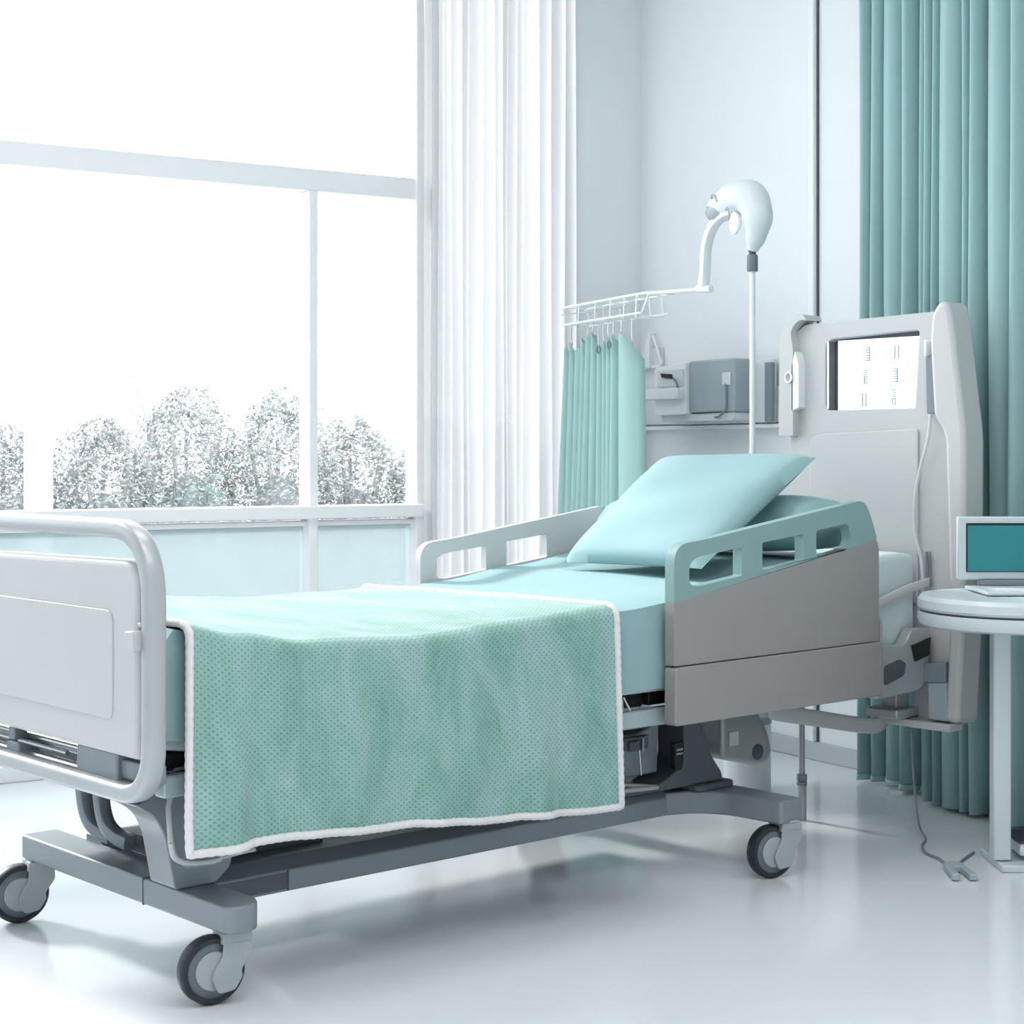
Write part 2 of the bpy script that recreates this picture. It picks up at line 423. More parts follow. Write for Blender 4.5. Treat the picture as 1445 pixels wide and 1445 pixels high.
# ------------------------------------------------------------------ curtains
def pleated(s0, s1, base, creases, amp, z0, z1, axis, side, nz=10, skew=0.0, wob=0.004, res=9, pw=0.75):
    """cloth that bulges between creases; axis 'y': runs along room y at x=base, bulging to side"""
    ss = []
    for a, c in zip(creases, creases[1:]):
        for k in range(res): ss.append((lerp(a, c, k/res), k/res, a, c))
    ss.append((creases[-1], 0.0, creases[-1], creases[-1]))
    def fn(u, v):
        s, t, a, c = ss[min(int(round(u*(len(ss)-1))), len(ss)-1)]
        wdt = abs(c-a); z = lerp(z0(s) if callable(z0) else z0, z1(s) if callable(z1) else z1, v)
        ph = a*37.0
        k = amp*min(1.0, wdt/0.07+0.25)*(0.85+0.15*math.sin(ph))
        d = k*max(0.0, math.sin(PI*t**(1+skew)))**pw
        d += wob*math.sin(z*2.3+ph)*math.sin(PI*t)
        x = base+side*d
        s2 = s+wob*0.7*math.sin(z*1.7+ph)
        return (x, s2, z) if axis == 'y' else (s2, x, z)
    return MB().grid(fn, len(ss)-1, nz)
cr = [-1.335, -1.375, -1.42, -1.515, -1.575, -1.615, -1.66, -1.70]
t = thing('privacy_curtain', 'full length teal curtain panel farther left, hanging behind the headboard', 'curtain', (-0.15, -1.5, 0), 'room')
part(pleated(0, 0, -0.10, cr, 0.085, 0.03, 2.94, 'y', -1, skew=0.3, pw=.6, res=14), 'curtain_cloth', 'curtain', t, solid=0.003, ang=80)
part(pleated(0, 0, -0.1015, cr, 0.086, 0.012, 0.03, 'y', -1, nz=1, skew=0.3, pw=.6, res=14), 'hem', 'curtain2', t, solid=0.005, ang=80, label='paler hem band')
part(MB().box(-0.165, -0.105, -1.72, -1.32, 2.94, 3.0), 'curtain_track', 'white', t)
cr = [-1.69, -1.715, -1.74, -1.845, -1.875, -1.92, -2.03, -2.09, -2.2, -2.27, -2.36, -2.45, -2.53, -2.63, -2.72, -2.82, -2.9]
t = thing('privacy_curtain', 'full length teal curtain with deep folds behind the small round table', 'curtain', (-0.25, -2.3, 0), 'room')
part(pleated(0, 0, -0.18, cr, 0.12, 0.012, 2.94, 'y', -1, skew=0.3, pw=.6, res=14), 'curtain_cloth', 'curtain', t, solid=0.003, ang=80)
part(MB().box(-0.27, -0.2, -2.92, -1.68, 2.94, 3.0), 'curtain_track', 'white', t)

cr = [-0.955]; 
for d in (.03,.022,.028,.03,.045,.026,.06,.05,.035,.018,.04,.03,.07,.05,.06,.05): cr.append(cr[-1]+d)
sc_ = (-0.335+0.955)/(cr[-1]+0.955); cr = [-0.955+(c+0.955)*sc_ for c in cr]
t = thing('sheer_curtain', 'long white sheer curtain gathered at the right end of the window', 'curtain', (-0.65, -0.08, 0), 'room')
part(pleated(0, 0, -0.055, cr, 0.045, 0.012, 2.93, 'x', -1), 'curtain_cloth', 'sheer', t, solid=0, ang=80)
part(MB().box(-1.0, -0.3, -0.1, -0.05, 2.93, 3.0), 'curtain_track', 'white', t)

# ------------------------------------------------------------------ head wall fittings
t = thing('wall_dispenser', 'grey and white wall mounted dispenser unit behind the lamp pole', 'dispenser', (0, -0.55, 1.1), 'room')
part(MB().box(-0.034, -0.0185, -0.80, -0.30, 1.104, 1.318), 'back_plate', 'panel', t, bevel=0.004)
part(MB().box(-0.12, -0.034, -0.70, -0.45, 1.142, 1.322), 'body', 'devgrey', t, bevel=0.006)
part(MB().box(-0.126, -0.12, -0.685, -0.64, 1.232, 1.275), 'label_plate', 'panel', t, bevel=0.002)
part(MB().box(-0.052, -0.034, -0.81, -0.775, 1.106, 1.305), 'side_panel', 'devdark', t, bevel=0.003)
f = part(MB().prism(rpoly([(-.45,1.135),(-.27,1.135),(-.27,1.305),(-.45,1.32)], 0.012), 'x', -0.135, -0.034), 'front_cover', 'white', t, bevel=0.004)
part(MB().box(-0.14, -0.135, -0.44, -0.29, 1.235, 1.295), 'inner_frame', 'panel', t, sub=f, bevel=0.002)
part(MB().prism([(-.385,1.262),(-.325,1.268),(-.318,1.284),(-.378,1.279)], 'x', -0.146, -0.14), 'display', 'black', t, sub=f, label='small black display')
part(MB().box(-0.165, -0.135, -0.44, -0.235, 1.19, 1.228), 'tray', 'white', t, bevel=0.004)
b = MB(); b.tube(spline([(-.145,-.395,1.262),(-.15,-.415,1.25),(-.15,-.425,1.23),(-.15,-.425,1.205)], 5), 0.004, 8)
part(b, 'spout', 'devdark', t)
b = MB(); b.tube(spline([(-.125,-.66,1.235),(-.128,-.668,1.19),(-.125,-.66,1.15),(-.12,-.62,1.128),(-.10,-.56,1.124)], 6), 0.004, 8)
part(b, 'hose', 'devdark', t)
part(MB().prism(rpoly([(-.68,1.112),(-.28,1.112),(-.27,1.135),(-.69,1.142)], 0.01), 'x', -0.11, -0.034), 'drip_ledge', 'panel', t, bevel=0.003)

t = thing('wall_hook', 'small white triangular wall bracket beside the hanging teal curtain', 'hook', (0, -0.1, 1.32), 'room')
part(MB().prism([(-.09,1.315),(-.03,1.315),(-.06,1.40),(-.085,1.445),(-.092,1.445)], 'x', -0.03, 0.0), 'side_plate', 'white', t, bevel=0.003)
b = MB(); b.tube([(-.02,-.10,1.435),(-.02,-.115,1.41),(-.02,-.155,1.33),(-.02,-.15,1.319),(-.02,-.095,1.319)], 0.0055, 8)
part(b, 'loop', 'white', t)
part(MB().box(-0.012, 0, -0.145, -0.09, 1.32, 1.39), 'hook_plate', 'panel', t, bevel=0.002)

# ------------------------------------------------------------------ examination lamp with its arm
XL = -0.5
t = thing('examination_lamp', 'white swan necked examination lamp on a tall pole behind the bed', 'lamp', (XL, -1.258, 0), 'room')
sp = spline([(XL,-1.258,1.606),(XL,-1.276,1.65),(XL,-1.283,1.702),(XL,-1.252,1.757),(XL,-1.19,1.768),(XL,-1.135,1.757),(XL,-1.088,1.747),(XL,-1.052,1.741)], 6)
rt = [(0,.018),(.12,.031),(.3,.046),(.46,.055),(.62,.054),(.76,.047),(.88,.035),(.96,.019),(1,.006)]
b = MB(); b.tube(sp, [interp(i/(len(sp)-1), rt) for i in range(len(sp))], 20)
hd = part(b, 'lamp_head', 'lamp', t, ang=60)
b = MB(); lp = spline([(XL-.010,-1.176,1.742),(XL-.014,-1.135,1.741),(XL-.014,-1.095,1.737),(XL-.010,-1.066,1.734)], 5)
b.tube(lp, [interp(i/(len(lp)-1), [(0,.006),(.25,.030),(.5,.034),(.8,.025),(1,.006)]) for i in range(len(lp))], 18)
part(b, 'lens', 'lens', t, sub=hd, bevel=0.003, label='pale grey lens underneath the head')
b = MB()
b.tube(spline([(XL-.046,-1.120,1.772),(XL-.049,-1.126,1.782),(XL-.051,-1.138,1.781),(XL-.052,-1.150,1.770),(XL-.052,-1.156,1.758)], 4), 0.0032, 6)
part(b, 'grip', 'devgrey', t, sub=hd)
b = MB(); b.tube([(XL-.036,-1.088,1.752),(XL-.037,-1.094,1.744),(XL-.036,-1.085,1.733)], .004, 6); part(b, 'slot', 'devdark', t, sub=hd)
b = MB(); b.lathe([(0,-.012),(.02,-.012),(.026,-.006),(.026,.004),(.0,.008)], (XL-.03,-1.212,1.69), (-1,0.15,0), 20)
for v in b.bm.verts: v.co.z = 1.69+(v.co.z-1.69)*1.3
part(b, 'reflector', 'white', t, sub=hd, label='small oval white reflector')
b = MB(); b.tube(spline([(XL-.05,-1.195,1.728),(XL-.054,-1.205,1.733),(XL-.054,-1.216,1.715),(XL-.052,-1.21,1.70)], 4), 0.0035, 6)
part(b, 'clip', 'devgrey', t, sub=hd)
part(MB().cyl((XL,-1.258,1.592), (XL,-1.258,1.612), 0.010, 16, 0.014), 'swivel', 'steeldark', t)
part(MB().lathe([(0,0),(.015,0),(.0165,.004),(.0165,.044),(.015,.05),(0,.05)], (XL,-1.258,1.542)), 'collar', 'collar', t, label='dark grey collar')
part(MB().cyl((XL,-1.258,0.24), (XL,-1.258,1.545), 0.0085, 20), 'pole', 'white', t)
part(MB().lathe([(0,0),(.068,0),(.07,.006),(.07,.2),(.066,.236),(.03,.24),(0,.24)], (XL,-1.235,0.0), seg=40), 'pedestal', 'white', t, label='round white weighted pedestal')
part(MB().lathe([(.0705,0),(.0715,.002),(.0715,.02),(.0705,.022)], (XL,-1.235,0.196), seg=40), 'pedestal_band', 'devgrey', t)
b = MB(); P = spline([(XL-.02,-1.20,1.728),(XL-.02,-1.15,1.722),(XL-.012,-1.085,1.695),(XL-.006,-1.045,1.64),(XL,-1.03,1.57),(XL,-1.022,1.515)], 8)
b.tube(P, None, 14, flat=(0.012, 0.017), up=(1,0,0.01))
part(b, 'arm', 'white', t)
b = MB(); b.tube([(XL,-1.06,1.507),(XL,-1.03,1.508),(XL,-0.99,1.512)], 0.011, 14)
part(b, 'elbow', 'white', t)
b = MB(); b.tube([(XL,-1.0,1.509),(XL,-0.735,1.518)], [0.0075, 0.006], 12)
part(b, 'cross_bar', 'panel', t)

# ------------------------------------------------------------------ wire rack with hanging teal curtain
t = thing('wire_rack', 'white wire basket rack near the window corner above the hanging teal curtain', 'rack', (XL, -0.45, 1.5), 'room')
def rail_loop(x, yo, za, zb, r):
    return spline([(x,-0.735,zb),(x,-0.5,lerp(za,zb,.55)),(x,-0.25,za),(x+.004,-0.222,za-.006),(x+.02,-0.215,za-.015)], 5)
for x, nm in ((XL, 'top_rail'), (XL+.10, 'top_rail')):
    b = MB(); b.tube(rail_loop(x, 0, 1.507, 1.522, .004), 0.0045, 8); part(b, nm, 'white', t)
for x in (XL-0.005, XL+.105):
    b = MB(); b.tube([(x,-0.70,1.458),(x,-0.45,1.452),(x,-0.235,1.446)], 0.004, 8); part(b, 'lower_rail', 'white', t)
b = MB(); b.tube([(XL,-.69,1.485),(XL,-.22,1.482)], 0.0025, 6); part(b, 'middle_wire', 'chrome', t)
for y in (-.235, -.33, -.43, -.52, -.60, -.67):
    z = lerp(1.507, 1.52, (-.235-y)/.45)
    b = MB(); b.tube([(XL,y,z+.002),(XL-.005,y,1.45)], 0.0025, 6)
    b.tube([(XL,y,z),(XL+.10,y,z)], 0.0025, 6); b.tube([(XL-.005,y,1.449),(XL+.105,y,1.449)], 0.0025, 6); b.tube([(XL+.10,y,z),(XL+.105,y,1.45)], 0.0025, 6)
    part(b, 'cross_wire', 'white', t)
b = MB(); b.tube([(XL,-.735,1.52),(XL,-.725,1.50),(XL,-.70,1.462)], 0.004, 8); part(b, 'end_brace', 'white', t)
b = MB(); b.tube([(XL+.10,-.735,1.522),(XL,-.735,1.522)], 0.0045, 8); part(b, 'end_rail', 'white', t)

t = thing('hanging_curtain', 'short pale teal curtain hanging from wires below the white rack', 'curtain', (XL+.05, -0.45, 0.3), 'room')
cr = [-.19,-.222,-.26,-.295,-.325,-.357,-.39,-.42,-.448,-.478,-.51,-.635]
ztab = [(-.635,1.31),(-.612,1.36),(-.57,1.398),(-.53,1.405),(-.51,1.375),(-.494,1.402),(-.478,1.37),(-.463,1.398),(-.448,1.362),(-.434,1.385),(-.42,1.36),(-.39,1.365),(-.372,1.412),(-.345,1.40),(-.325,1.37),(-.305,1.398),(-.28,1.36),(-.26,1.345),(-.24,1.388),(-.222,1.355),(-.205,1.37),(-.19,1.325)]
def ztop(s): return interp(s, ztab)
mb = pleated(0, 0, XL+.055, cr, 0.055, 0.28, ztop, 'y', -1, nz=14, wob=0.003, res=10)
for v in mb.bm.verts:   # the cloth widens towards its lower hem
    k = max(0, (1.35-v.co.z)/1.0)
    v.co.y = -0.42+(v.co.y+0.42)*(1+0.24*k)
    v.co.x += -0.03*k*0.5
part(mb, 'curtain_cloth', 'curtain2', t, solid=0.003, ang=70)
for i, y in enumerate((-.205,-.24,-.28,-.305,-.34,-.372,-.405,-.434,-.463,-.494,-.54,-.60)):
    b = MB(); b.tube([(XL+.03,y,1.449),(XL+.028,y,1.41),(XL+.032,y,ztop(y)-.012)], 0.0016, 6); part(b, 'hanger_wire', 'chrome', t)
for y in (-.448, -.51):
    b = MB(); b.tube([(XL-.0, y+.009*math.cos(a*PI/6), ztop(y)-.012+.012*math.sin(a*PI/6)) for a in range(12)], 0.003, 6, closed=True); part(b, 'ring', 'collar', t)

# ------------------------------------------------------------------ the bed
BED = thing('hospital_bed', 'grey adjustable hospital bed on four castors in the middle of the room', 'bed', (0.9, 0.4, 0))
# wheeled base
b = MB()
b.prism(rpoly([(0.0,-.045),(0.02,-.06),(0.065,-.055),(0.085,-.02),(0.085,0.765),(0.0,0.765)], [.012,.02,.02,.02,.01,.01]), 'z', 0.132, 0.182)
fx = part(b, 'foot_crossbar', 'steel', BED, bevel=0.004)
b = MB(); b.box(-0.001, 0.0862, 0.244, 0.247, 0.131, 0.1832); part(b, 'joint_line', 'steeldark', BED, sub=fx)
b = MB(); b.prism(rpoly([(1.36,.15),(1.43,.125),(1.475,.06),(1.485,-.10),(1.565,-.10),(1.565,.765),(1.47,.765),(1.47,.25),(1.36,.235)], [0,.03,.05,.01,.01,.01,.01,.04,0]), 'z', 0.130, 0.184)
hx = part(b, 'head_crossbar', 'steel', BED, bevel=0.004)
b = MB(); b.prism(rpoly([(1.42,.10),(1.555,.10),(1.555,.22),(1.42,.22)], .02), 'z', 0.184, 0.2)
part(b, 'base_pad', 'steeldark', BED, sub=hx, bevel=0.004)
for y0 in (0.15, 0.55):
    b = MB(); b.prism([(y0,.130),(y0+.085,.130),(y0+.085,.195),(y0+.03,.195),(y0,.172)], 'x', 0.085, 1.37)
    s_ = part(b, 'side_beam', 'steel', BED, bevel=0.003)
    b = MB(); b.box(0.085, 0.27, y0-.002, y0+.002, 0.136, 0.168); b.box(0.268, 0.271, y0-.003, y0+.002, 0.132, 0.172)
    part(b, 'beam_joint', 'steeldark', BED, sub=s_)
b = MB(); b.prism([(0.09,.185),(0.42,.185),(0.42,.203),(0.11,.215),(0.09,.20)], 'y', 0.24, 0.545)
part(b, 'base_cover', 'steeldark', BED, bevel=0.004)
b = MB(); b.box(0.42, 1.4, 0.24, 0.545, 0.15, 0.172)
part(b, 'base_tray', 'steeldark', BED, bevel=0.003)

# castors: one built, three copied
def caster():
    ax = Vector((0,1,0)); c = (-0.045, 0, 0.0625)
    body = MB()
    body.lathe([(0,-.014),(.05,-.014),(.055,-.010),(.055,.010),(.05,.014),(0,.014)], c, ax, 40)
    root = finish(body, 'caster', 'wheel', Vector((0,0,0)), ang=40)
    ty = MB(); ty.lathe([(.050,-.0165),(.058,-.0165),(.0615,-.011),(.0625,0),(.0615,.011),(.058,.0165),(.050,.0165),(.050,-.0165)], c, ax, 48)
    o = finish(ty, 'tyre', 'rubber', Vector((0,0,0)), ang=50); o.parent = root; o['label'] = 'dark rubber tyre'
    for s in (-1, 1):
        h = MB(); h.lathe([(0,0.0145),(.033,0.0145),(.036,.017),(.034,.0195),(.0,.021)], c, ax*s, 32)
        o = finish(h, 'hub_cover', 'hub', Vector((0,0,0)), ang=40); o.parent = root
        k = MB(); k.prism(rpoly([(-.030,.115),(.024,.115),(.0255,.090),(.016,.078),(.004,.062),(.007,.050),(-.008,.026),(-.040,.022),(-.053,.050),(-.044,.072),(-.032,.088)], .008), 'y', s*.0205, s*.0275)
        o = finish(k, 'fork', 'hub', Vector((0,0,0)), bevel=0.002); o.parent = root
    k = MB(); k.prism(rpoly([(-.034,.110),(.026,.110),(.026,.126),(.018,.1305),(-.03,.1305)], .004), 'y', -.0275, .0275)
    k.lathe([(0,0),(.03,0),(.03,.006),(0,.006)], (0,0,.1285))
    o = finish(k, 'swivel_housing', 'hub', Vector((0,0,0)), bevel=0.002); o.parent = root
    k = MB(); k.cyl((0,0,.132), (0,0,.140), .012, 16)
    o = finish(k, 'swivel_pin', 'black', Vector((0,0,0))); o.parent = root
    return root
def copy_tree(o, parent):
    c = o.copy(); COL.objects.link(c); c.parent = parent
    for ch in list(o.children): copy_tree(ch, c)
    return c
cst = caster(); cst.parent = BED.o
spots = [(0.042, -0.012, -11), (0.03, 0.735, -11), (1.535, -0.075, -14), (1.535, 0.735, -14)]
for i, (x, y, a) in enumerate(spots):
    o = cst if i == 0 else copy_tree(cst, BED.o)
    o.location = Vector((x, y, 0))-BED.origin; o.rotation_euler = (0, 0, math.radians(a))

# lifting columns and gear below the deck
for y0, y1 in ((0.12, 0.21),):
    b = MB(); b.prism(rpoly([(-.088,.352),(-.045,.325),(-.024,.285),(-.004,.1825),(.085,.1825),(.125,.215),(.10,.30),(.105,.386),(-.05,.386),(-.06,.362)], [.01,.02,.03,.01,.01,.02,.03,.005,.005,.005]), 'y', y0, y1)
    c_ = part(b, 'foot_column', 'steel', BED, bevel=0.005)
    b = MB(); b.tube(spline([(-.02,y0-.003,.38),(-.016,y0-.004,.30),(-.005,y0-.004,.255),(.02,y0-.004,.226),(.08,y0-.004,.222)], 6), 0.004, 8)
    part(b, 'column_bead', 'deckrail', BED, sub=c_)
for y0, y1 in ((0.12, 0.21), (0.55, 0.64)):
    b = MB(); b.prism(rpoly([(1.39,.384),(1.465,.384),(1.468,.352),(1.452,.345),(1.485,.268),(1.525,.222),(1.53,.200),(1.30,.200),(1.30,.215),(1.36,.236),(1.392,.262)], [0,0,.005,.005,.03,.02,0,0,.01,.03,.02]), 'y', y0, y1)
    part(b, 'head_column', 'steeldark', BED, bevel=0.004)
b = MB(); b.prism(rpoly([(1.345,.245),(1.372,.245),(1.378,.31),(1.345,.31)], [.014,.014,0,0]), 'y', 0.108, 0.122)
p_ = part(b, 'control_socket', 'black', BED)
b = MB(); b.box(1.349, 1.371, .1055, .109, .292, .297); b.box(1.349, 1.371, .1055, .109, .283, .287)
part(b, 'socket_strip', 'chrome', BED, sub=p_)
b = MB(); b.prism([(1.06,.235),(1.34,.235),(1.345,.356),(1.335,.356),(1.27,.335),(1.18,.335),(1.06,.352)], 'y', 0.16, 0.5)
g = part(b, 'gear_housing', 'steel', BED, bevel=0.004)
b = MB(); b.box(1.19, 1.30, .150, .162, .30, .331); b.box(1.23, 1.262, .143, .152, .298, .322)
part(b, 'gear_bracket', 'steeldark', BED, sub=g, bevel=0.002)
b = MB(); b.box(1.268, 1.274, .140, .151, .295, .328); b.tube([(1.262,.145,.30),(1.268,.145,.24)], .002, 6)
part(b, 'gear_pin', 'chrome', BED, sub=g)
b = MB(); b.prism([(.98,.20),(1.36,.197),(1.36,.203),(1.14,.24),(.98,.236)], 'y', 0.13, 0.16)
part(b, 'link_arm', 'steeldark', BED, bevel=0.003)
b = MB(); b.cyl((1.05,.126,.222), (1.33,.126,.208), .006, 10); b.cyl((1.05,.13,.25),(1.34,.13,.205), .004, 8)
part(b, 'push_rod', 'tube', BED)
for x in (1.045, 1.10, 1.155):
    part(MB().lathe([(0,-.004),(.009,-.002),(.011,.003),(.008,.010),(0,.011)], (x,.13,.208-.03*(x-1.045)), (0,-1,0), 14), 'bolt', 'white', BED)
b = MB(); b.prism(rpoly([(1.66,.384),(1.66,.22),(1.74,.20),(1.80,.185),(1.845,.188),(1.862,.22),(1.84,.285),(1.80,.33),(1.77,.384)], [.0,.02,.03,.03,.03,.03,.04,.03,0]), 'y', 0.24, 0.36)
mt = part(b, 'motor', 'tube', BED, bevel=0.012, seg=3)
part(MB().lathe([(0,-.01),(.018,-.008),(.021,0),(.0,.006)], (1.80,.238,.222), (0,-1,0), 24), 'motor_knob', 'steeldark', BED, sub=mt, label='dark oval knob')
part(MB().box(1.685, 1.72, .235, .241, .25, .285), 'motor_label', 'panel', BED, sub=mt)
b = MB(); b.prism(rpoly([(.1,.385),(1.3,.385),(1.3,.352),(.1,.352)], .004), 'y', 0.27, 0.31)
part(b, 'under_beam', 'steeldark', BED)
b = MB(); b.prism(rpoly([(.1,.385),(1.3,.385),(1.3,.352),(.1,.352)], .004), 'y', 0.46, 0.5)
part(b, 'under_beam', 'steeldark', BED)
b = MB(); b.prism(rpoly([(-.06,.43),(.18,.43),(.18,.40),(.10,.385),(.02,.392),(-.06,.405)], .01), 'y', 0.03, 0.12)
part(b, 'foot_bracket', 'steel', BED, bevel=0.004)
b = MB(); b.tube(spline([(-.085,-.004,.305),(-.078,-.006,.278),(-.05,-.006,.264),(0,-.006,.260),(.016,-.006,.264),(.02,-.004,.285)], 6), .006, 10); b.tube([(.0,-.004,.262),(.09,-.004,.268)], .005, 8); b.tube([(.088,-.004,.262),(.088,.03,.36),(.088,.03,.40)], .006, 8); b.tube([(-.085,-.004,.303),(-.07,.03,.36),(-.06,.03,.40)], .006, 8)
part(b, 'hanging_handle', 'tube', BED)
# curved bumpers below the foot end
for y0, y1 in ((.60, .49), (.525, .42)):
    b = MB(); b.tube(spline([(.06,y0,.41),(.06,y0,.37),(.06,y0-.003,.29),(.06,y0-.025,.24),(.065,y0-.06,.218),(.07,y1,.21)], 6), None, 14, flat=(.015, .015), up=(1,0,0))
    part(b, 'foot_bumper', 'steel', BED)

# deck
b = MB(); b.prism(rpoly([(-.10,.384),(2.15,.384),(2.15,.423),(-.10,.423)], .006), 'y', -.004, .03)
part(b, 'deck_side_rail', 'deckrail', BED, bevel=0.004)
b = MB(); b.prism(rpoly([(-.10,.384),(2.15,.384),(2.15,.423),(-.10,.423)], .006), 'y', .84, .874)
part(b, 'deck_side_rail', 'deckrail', BED, bevel=0.004)
for x0, x1 in ((-.09,.55),(.57,1.16),(1.18,1.55),(1.57,2.15)):
    part(MB().box(x0, x1, .035, .835, .424, .456), 'deck_panel', 'black', BED, bevel=0.004)
b = MB(); b.prism([(1.035,.424),(1.068,.424),(1.064,.455),(1.03,.455)], 'y', .002, .034)
part(b, 'deck_bracket', 'steel', BED)
b = MB(); b.tube([(1.075,.012,.455),(1.09,.006,.425)], .003, 6)
part(b, 'deck_clip', 'chrome', BED)
for x in (-.06, .5, 1.0, 1.6, 2.1):
    part(MB().box(x, x+.04, .03, .84, .386, .424), 'deck_cross_member', 'steeldark', BED)

# footboard
b = MB()
loop = rpoly([(-.056,.396),(-.056,.866),(.93,.866),(.93,.396)], [.10,.13,.13,.10], 10)
fbk = MB(); fbk.tube([(-.15, y, z) for y, z in loop], None, 14, closed=True, flat=(.017, .019), up=(1,0,0))
FB = part(fbk, 'footboard', 'tube', BED, ang=50)
pl = MB(); pp = rpoly([(-.026,.462),(-.026,.812),(.90,.80),(.90,.462)], [.015,.055,.055,.02], 8)
pl.prism(pp, 'x', -.165, -.115)
part(pl, 'footboard_panel', 'bedgrey', BED, sub=FB, bevel=0.014, seg=4, label='light grey moulded panel')
pl = MB(); pl.prism(rpoly([(.06,.525),(.06,.72),(.81,.72),(.81,.525)], .02), 'x', -.1672, -.164)
part(pl, 'raised_field', 'bedgrey', BED, sub=FB, bevel=0.003, seg=4)
b = MB(); b.prism(rpoly([(-.045,.655),(-.012,.66),(-.008,.675),(-.016,.69),(-.045,.692)], .005), 'x', -.185, -.155)
b.cyl((-.16,-.036,.698), (-.16,-.036,.705), .009, 12)
part(b, 'latch', 'bedgrey', BED, sub=FB, bevel=0.002)
b = MB(); b.tube([(-.15,-.0345,.45),(-.15,-.0345,.655)], .003, 8)
part(b, 'guide_wire', 'chrome', BED, sub=FB)
b = MB(); b.cyl((-.118,.20,.405), (-.118,.87,.405), .011, 16)
part(b, 'cross_tube', 'chrome', BED, sub=FB)
b = MB(); b.cyl((-.10,.25,.435), (-.10,.87,.435), .011, 16); b.cyl((-.13,.30,.431), (-.13,.87,.431), .005, 10)
part(b, 'cross_tube', 'chrome', BED, sub=FB)
for y in (.50, .80):
    b = MB(); b.prism(rpoly([(y-.03,.39),(y+.03,.39),(y+.03,.43),(y-.025,.43)], .012), 'x', -.145, -.10); b.box(-.14, -.11, y+.005, y+.03, .43, .462)
    part(b, 'tube_clamp', 'steel', BED, sub=FB, bevel=0.003)
b = MB(); b.prism(rpoly([(.075,.402),(.20,.394),(.228,.41),(.225,.462),(.075,.462)], .006), 'x', -.15, -.105); b.box(-.14, -.108, -.03, .08, .415, .45)
part(b, 'mount_block', 'steel', BED, sub=FB, bevel=0.004)
b = MB(); b.box(-.115, -.08, .04, .07, .41, .46); b.box(-.115, -.08, .80, .83, .41, .46)
part(b, 'deck_bracket', 'steeldark', BED, sub=FB)

# side rails
def siderail(y0, y1, dz, mats, far=False, du=0):
    out = rpoly([(1.172,.522+dz),(1.172,.795+dz),(1.27,.803+dz),(1.868,.884+dz),(1.90,.83+dz),(1.926,.765+dz),(1.926,.526+dz)], [.004,.075,.05,.03,.03,.03,.004], 8)
    h1 = rpoly([(1.222,.702+dz),(1.222,.752+dz),(1.255,.766+dz),(1.402,.781+dz),(1.402,.715+dz),(1.255,.698+dz)], [.022,.022,.02,.004,.004,.02])
    h2 = rpoly([(1.475,.724+dz),(1.475,.79+dz),(1.627,.806+dz),(1.629,.742+dz)], .006)
    h3 = rpoly([(1.676,.748+dz),(1.676,.813+dz),(1.80,.827+dz),(1.815,.785+dz),(1.793,.76+dz)], [.008,.008,.014,.014,.014])
    sh = lambda L: [(x+du, z) for x, z in L]
    def cut(x): return .664+dz+(x-1.172)*(.112/.70)
    low = [(1.172,.522+dz),(1.172,.664+dz),(1.926,.7846+dz),(1.926,.526+dz)]
    low = rpoly([low[0], low[1], (1.915,cut(1.915)), (1.926,.765+dz), low[3]], [.004,0,0,.01,.004])
    up = [(x, z) for x, z in out if z > cut(x)+1e-4]
    up = [(1.172,cut(1.172))]+up+[(1.915,cut(1.915))]
    R = part(MB().prism(sh(low), 'y', y0, y1), 'siderail', mats[0], BED)
    part(MB().prism(sh(up), 'y', y0, y1, [sh(h) for h in ([h1, h2] if far else [h1, h2, h3])]), 'rail_top', mats[1], BED, sub=R, label=None if far else 'teal tinted upper band with three hand slots')
    yo = (y0-.008, y1) if not far else (y0, y1+.008)
    part(MB().prism(rpoly([(1.168,.388+dz),(1.170,.516+dz),(1.182,.519+dz),(1.930,.524+dz),(1.930,.388+dz)], [.01,.008,.006,.004,.004]), 'y', *yo), 'lower_board', mats[0], BED, sub=R, bevel=0.003)
    b = MB()
    for x in (1.3, 1.78):
        if far: b.box(x, x+.05, .845, y0, .395, .42)
        else: b.box(x, x+.05, y1, .0, .395, .42)
    part(b, 'rail_mount', 'steeldark', BED, sub=R)
siderail(-.052, -.024, 0, ('rail', 'railteal'))
siderail(.888, .910, -.034, ('railfar', 'railfar'), True, .022)

# head end of the deck: mechanism covers, lever, catheter bag loop, support pole
b = MB(); b.prism(rpoly([(1.95,.372),(2.13,.378),(2.165,.40),(2.178,.455),(2.178,.54),(2.10,.545),(2.07,.50),(1.95,.515)], [.01,.02,.03,.03,.01,.02,.03,0]), 'y', -.028, .004)
e_ = part(b, 'head_end_cover', 'tube', BED, bevel=0.004)
b = MB(); b.prism(rpoly([(1.98,.455),(2.045,.468),(2.07,.455),(2.06,.425),(1.98,.405)], .008), 'y', -.032, -.026)
part(b, 'handhold', 'steeldark', BED, sub=e_)
b = MB(); b.prism([(2.095,.50),(2.175,.515),(2.17,.47),(2.11,.458)], 'y', -.034, -.026)
part(b, 'socket', 'black', BED, sub=e_)
b = MB(); b.tube(spline([(1.93,-.01,.60),(1.985,-.012,.617),(2.09,-.014,.644),(2.19,-.018,.662),(2.225,-.018,.678),(2.245,-.018,.705),(2.265,-.018,.722)], 6), None, 12, flat=(.005, .011), up=(0,0,1))
part(b, 'release_lever', 'bedgrey', BED)
b = MB(); b.tube(spline([(1.935,-.012,.60),(1.97,-.012,.585),(1.985,-.012,.55),(1.985,.0,.46)], 6), .006, 10)
part(b, 'lever_link', 'tube', BED)
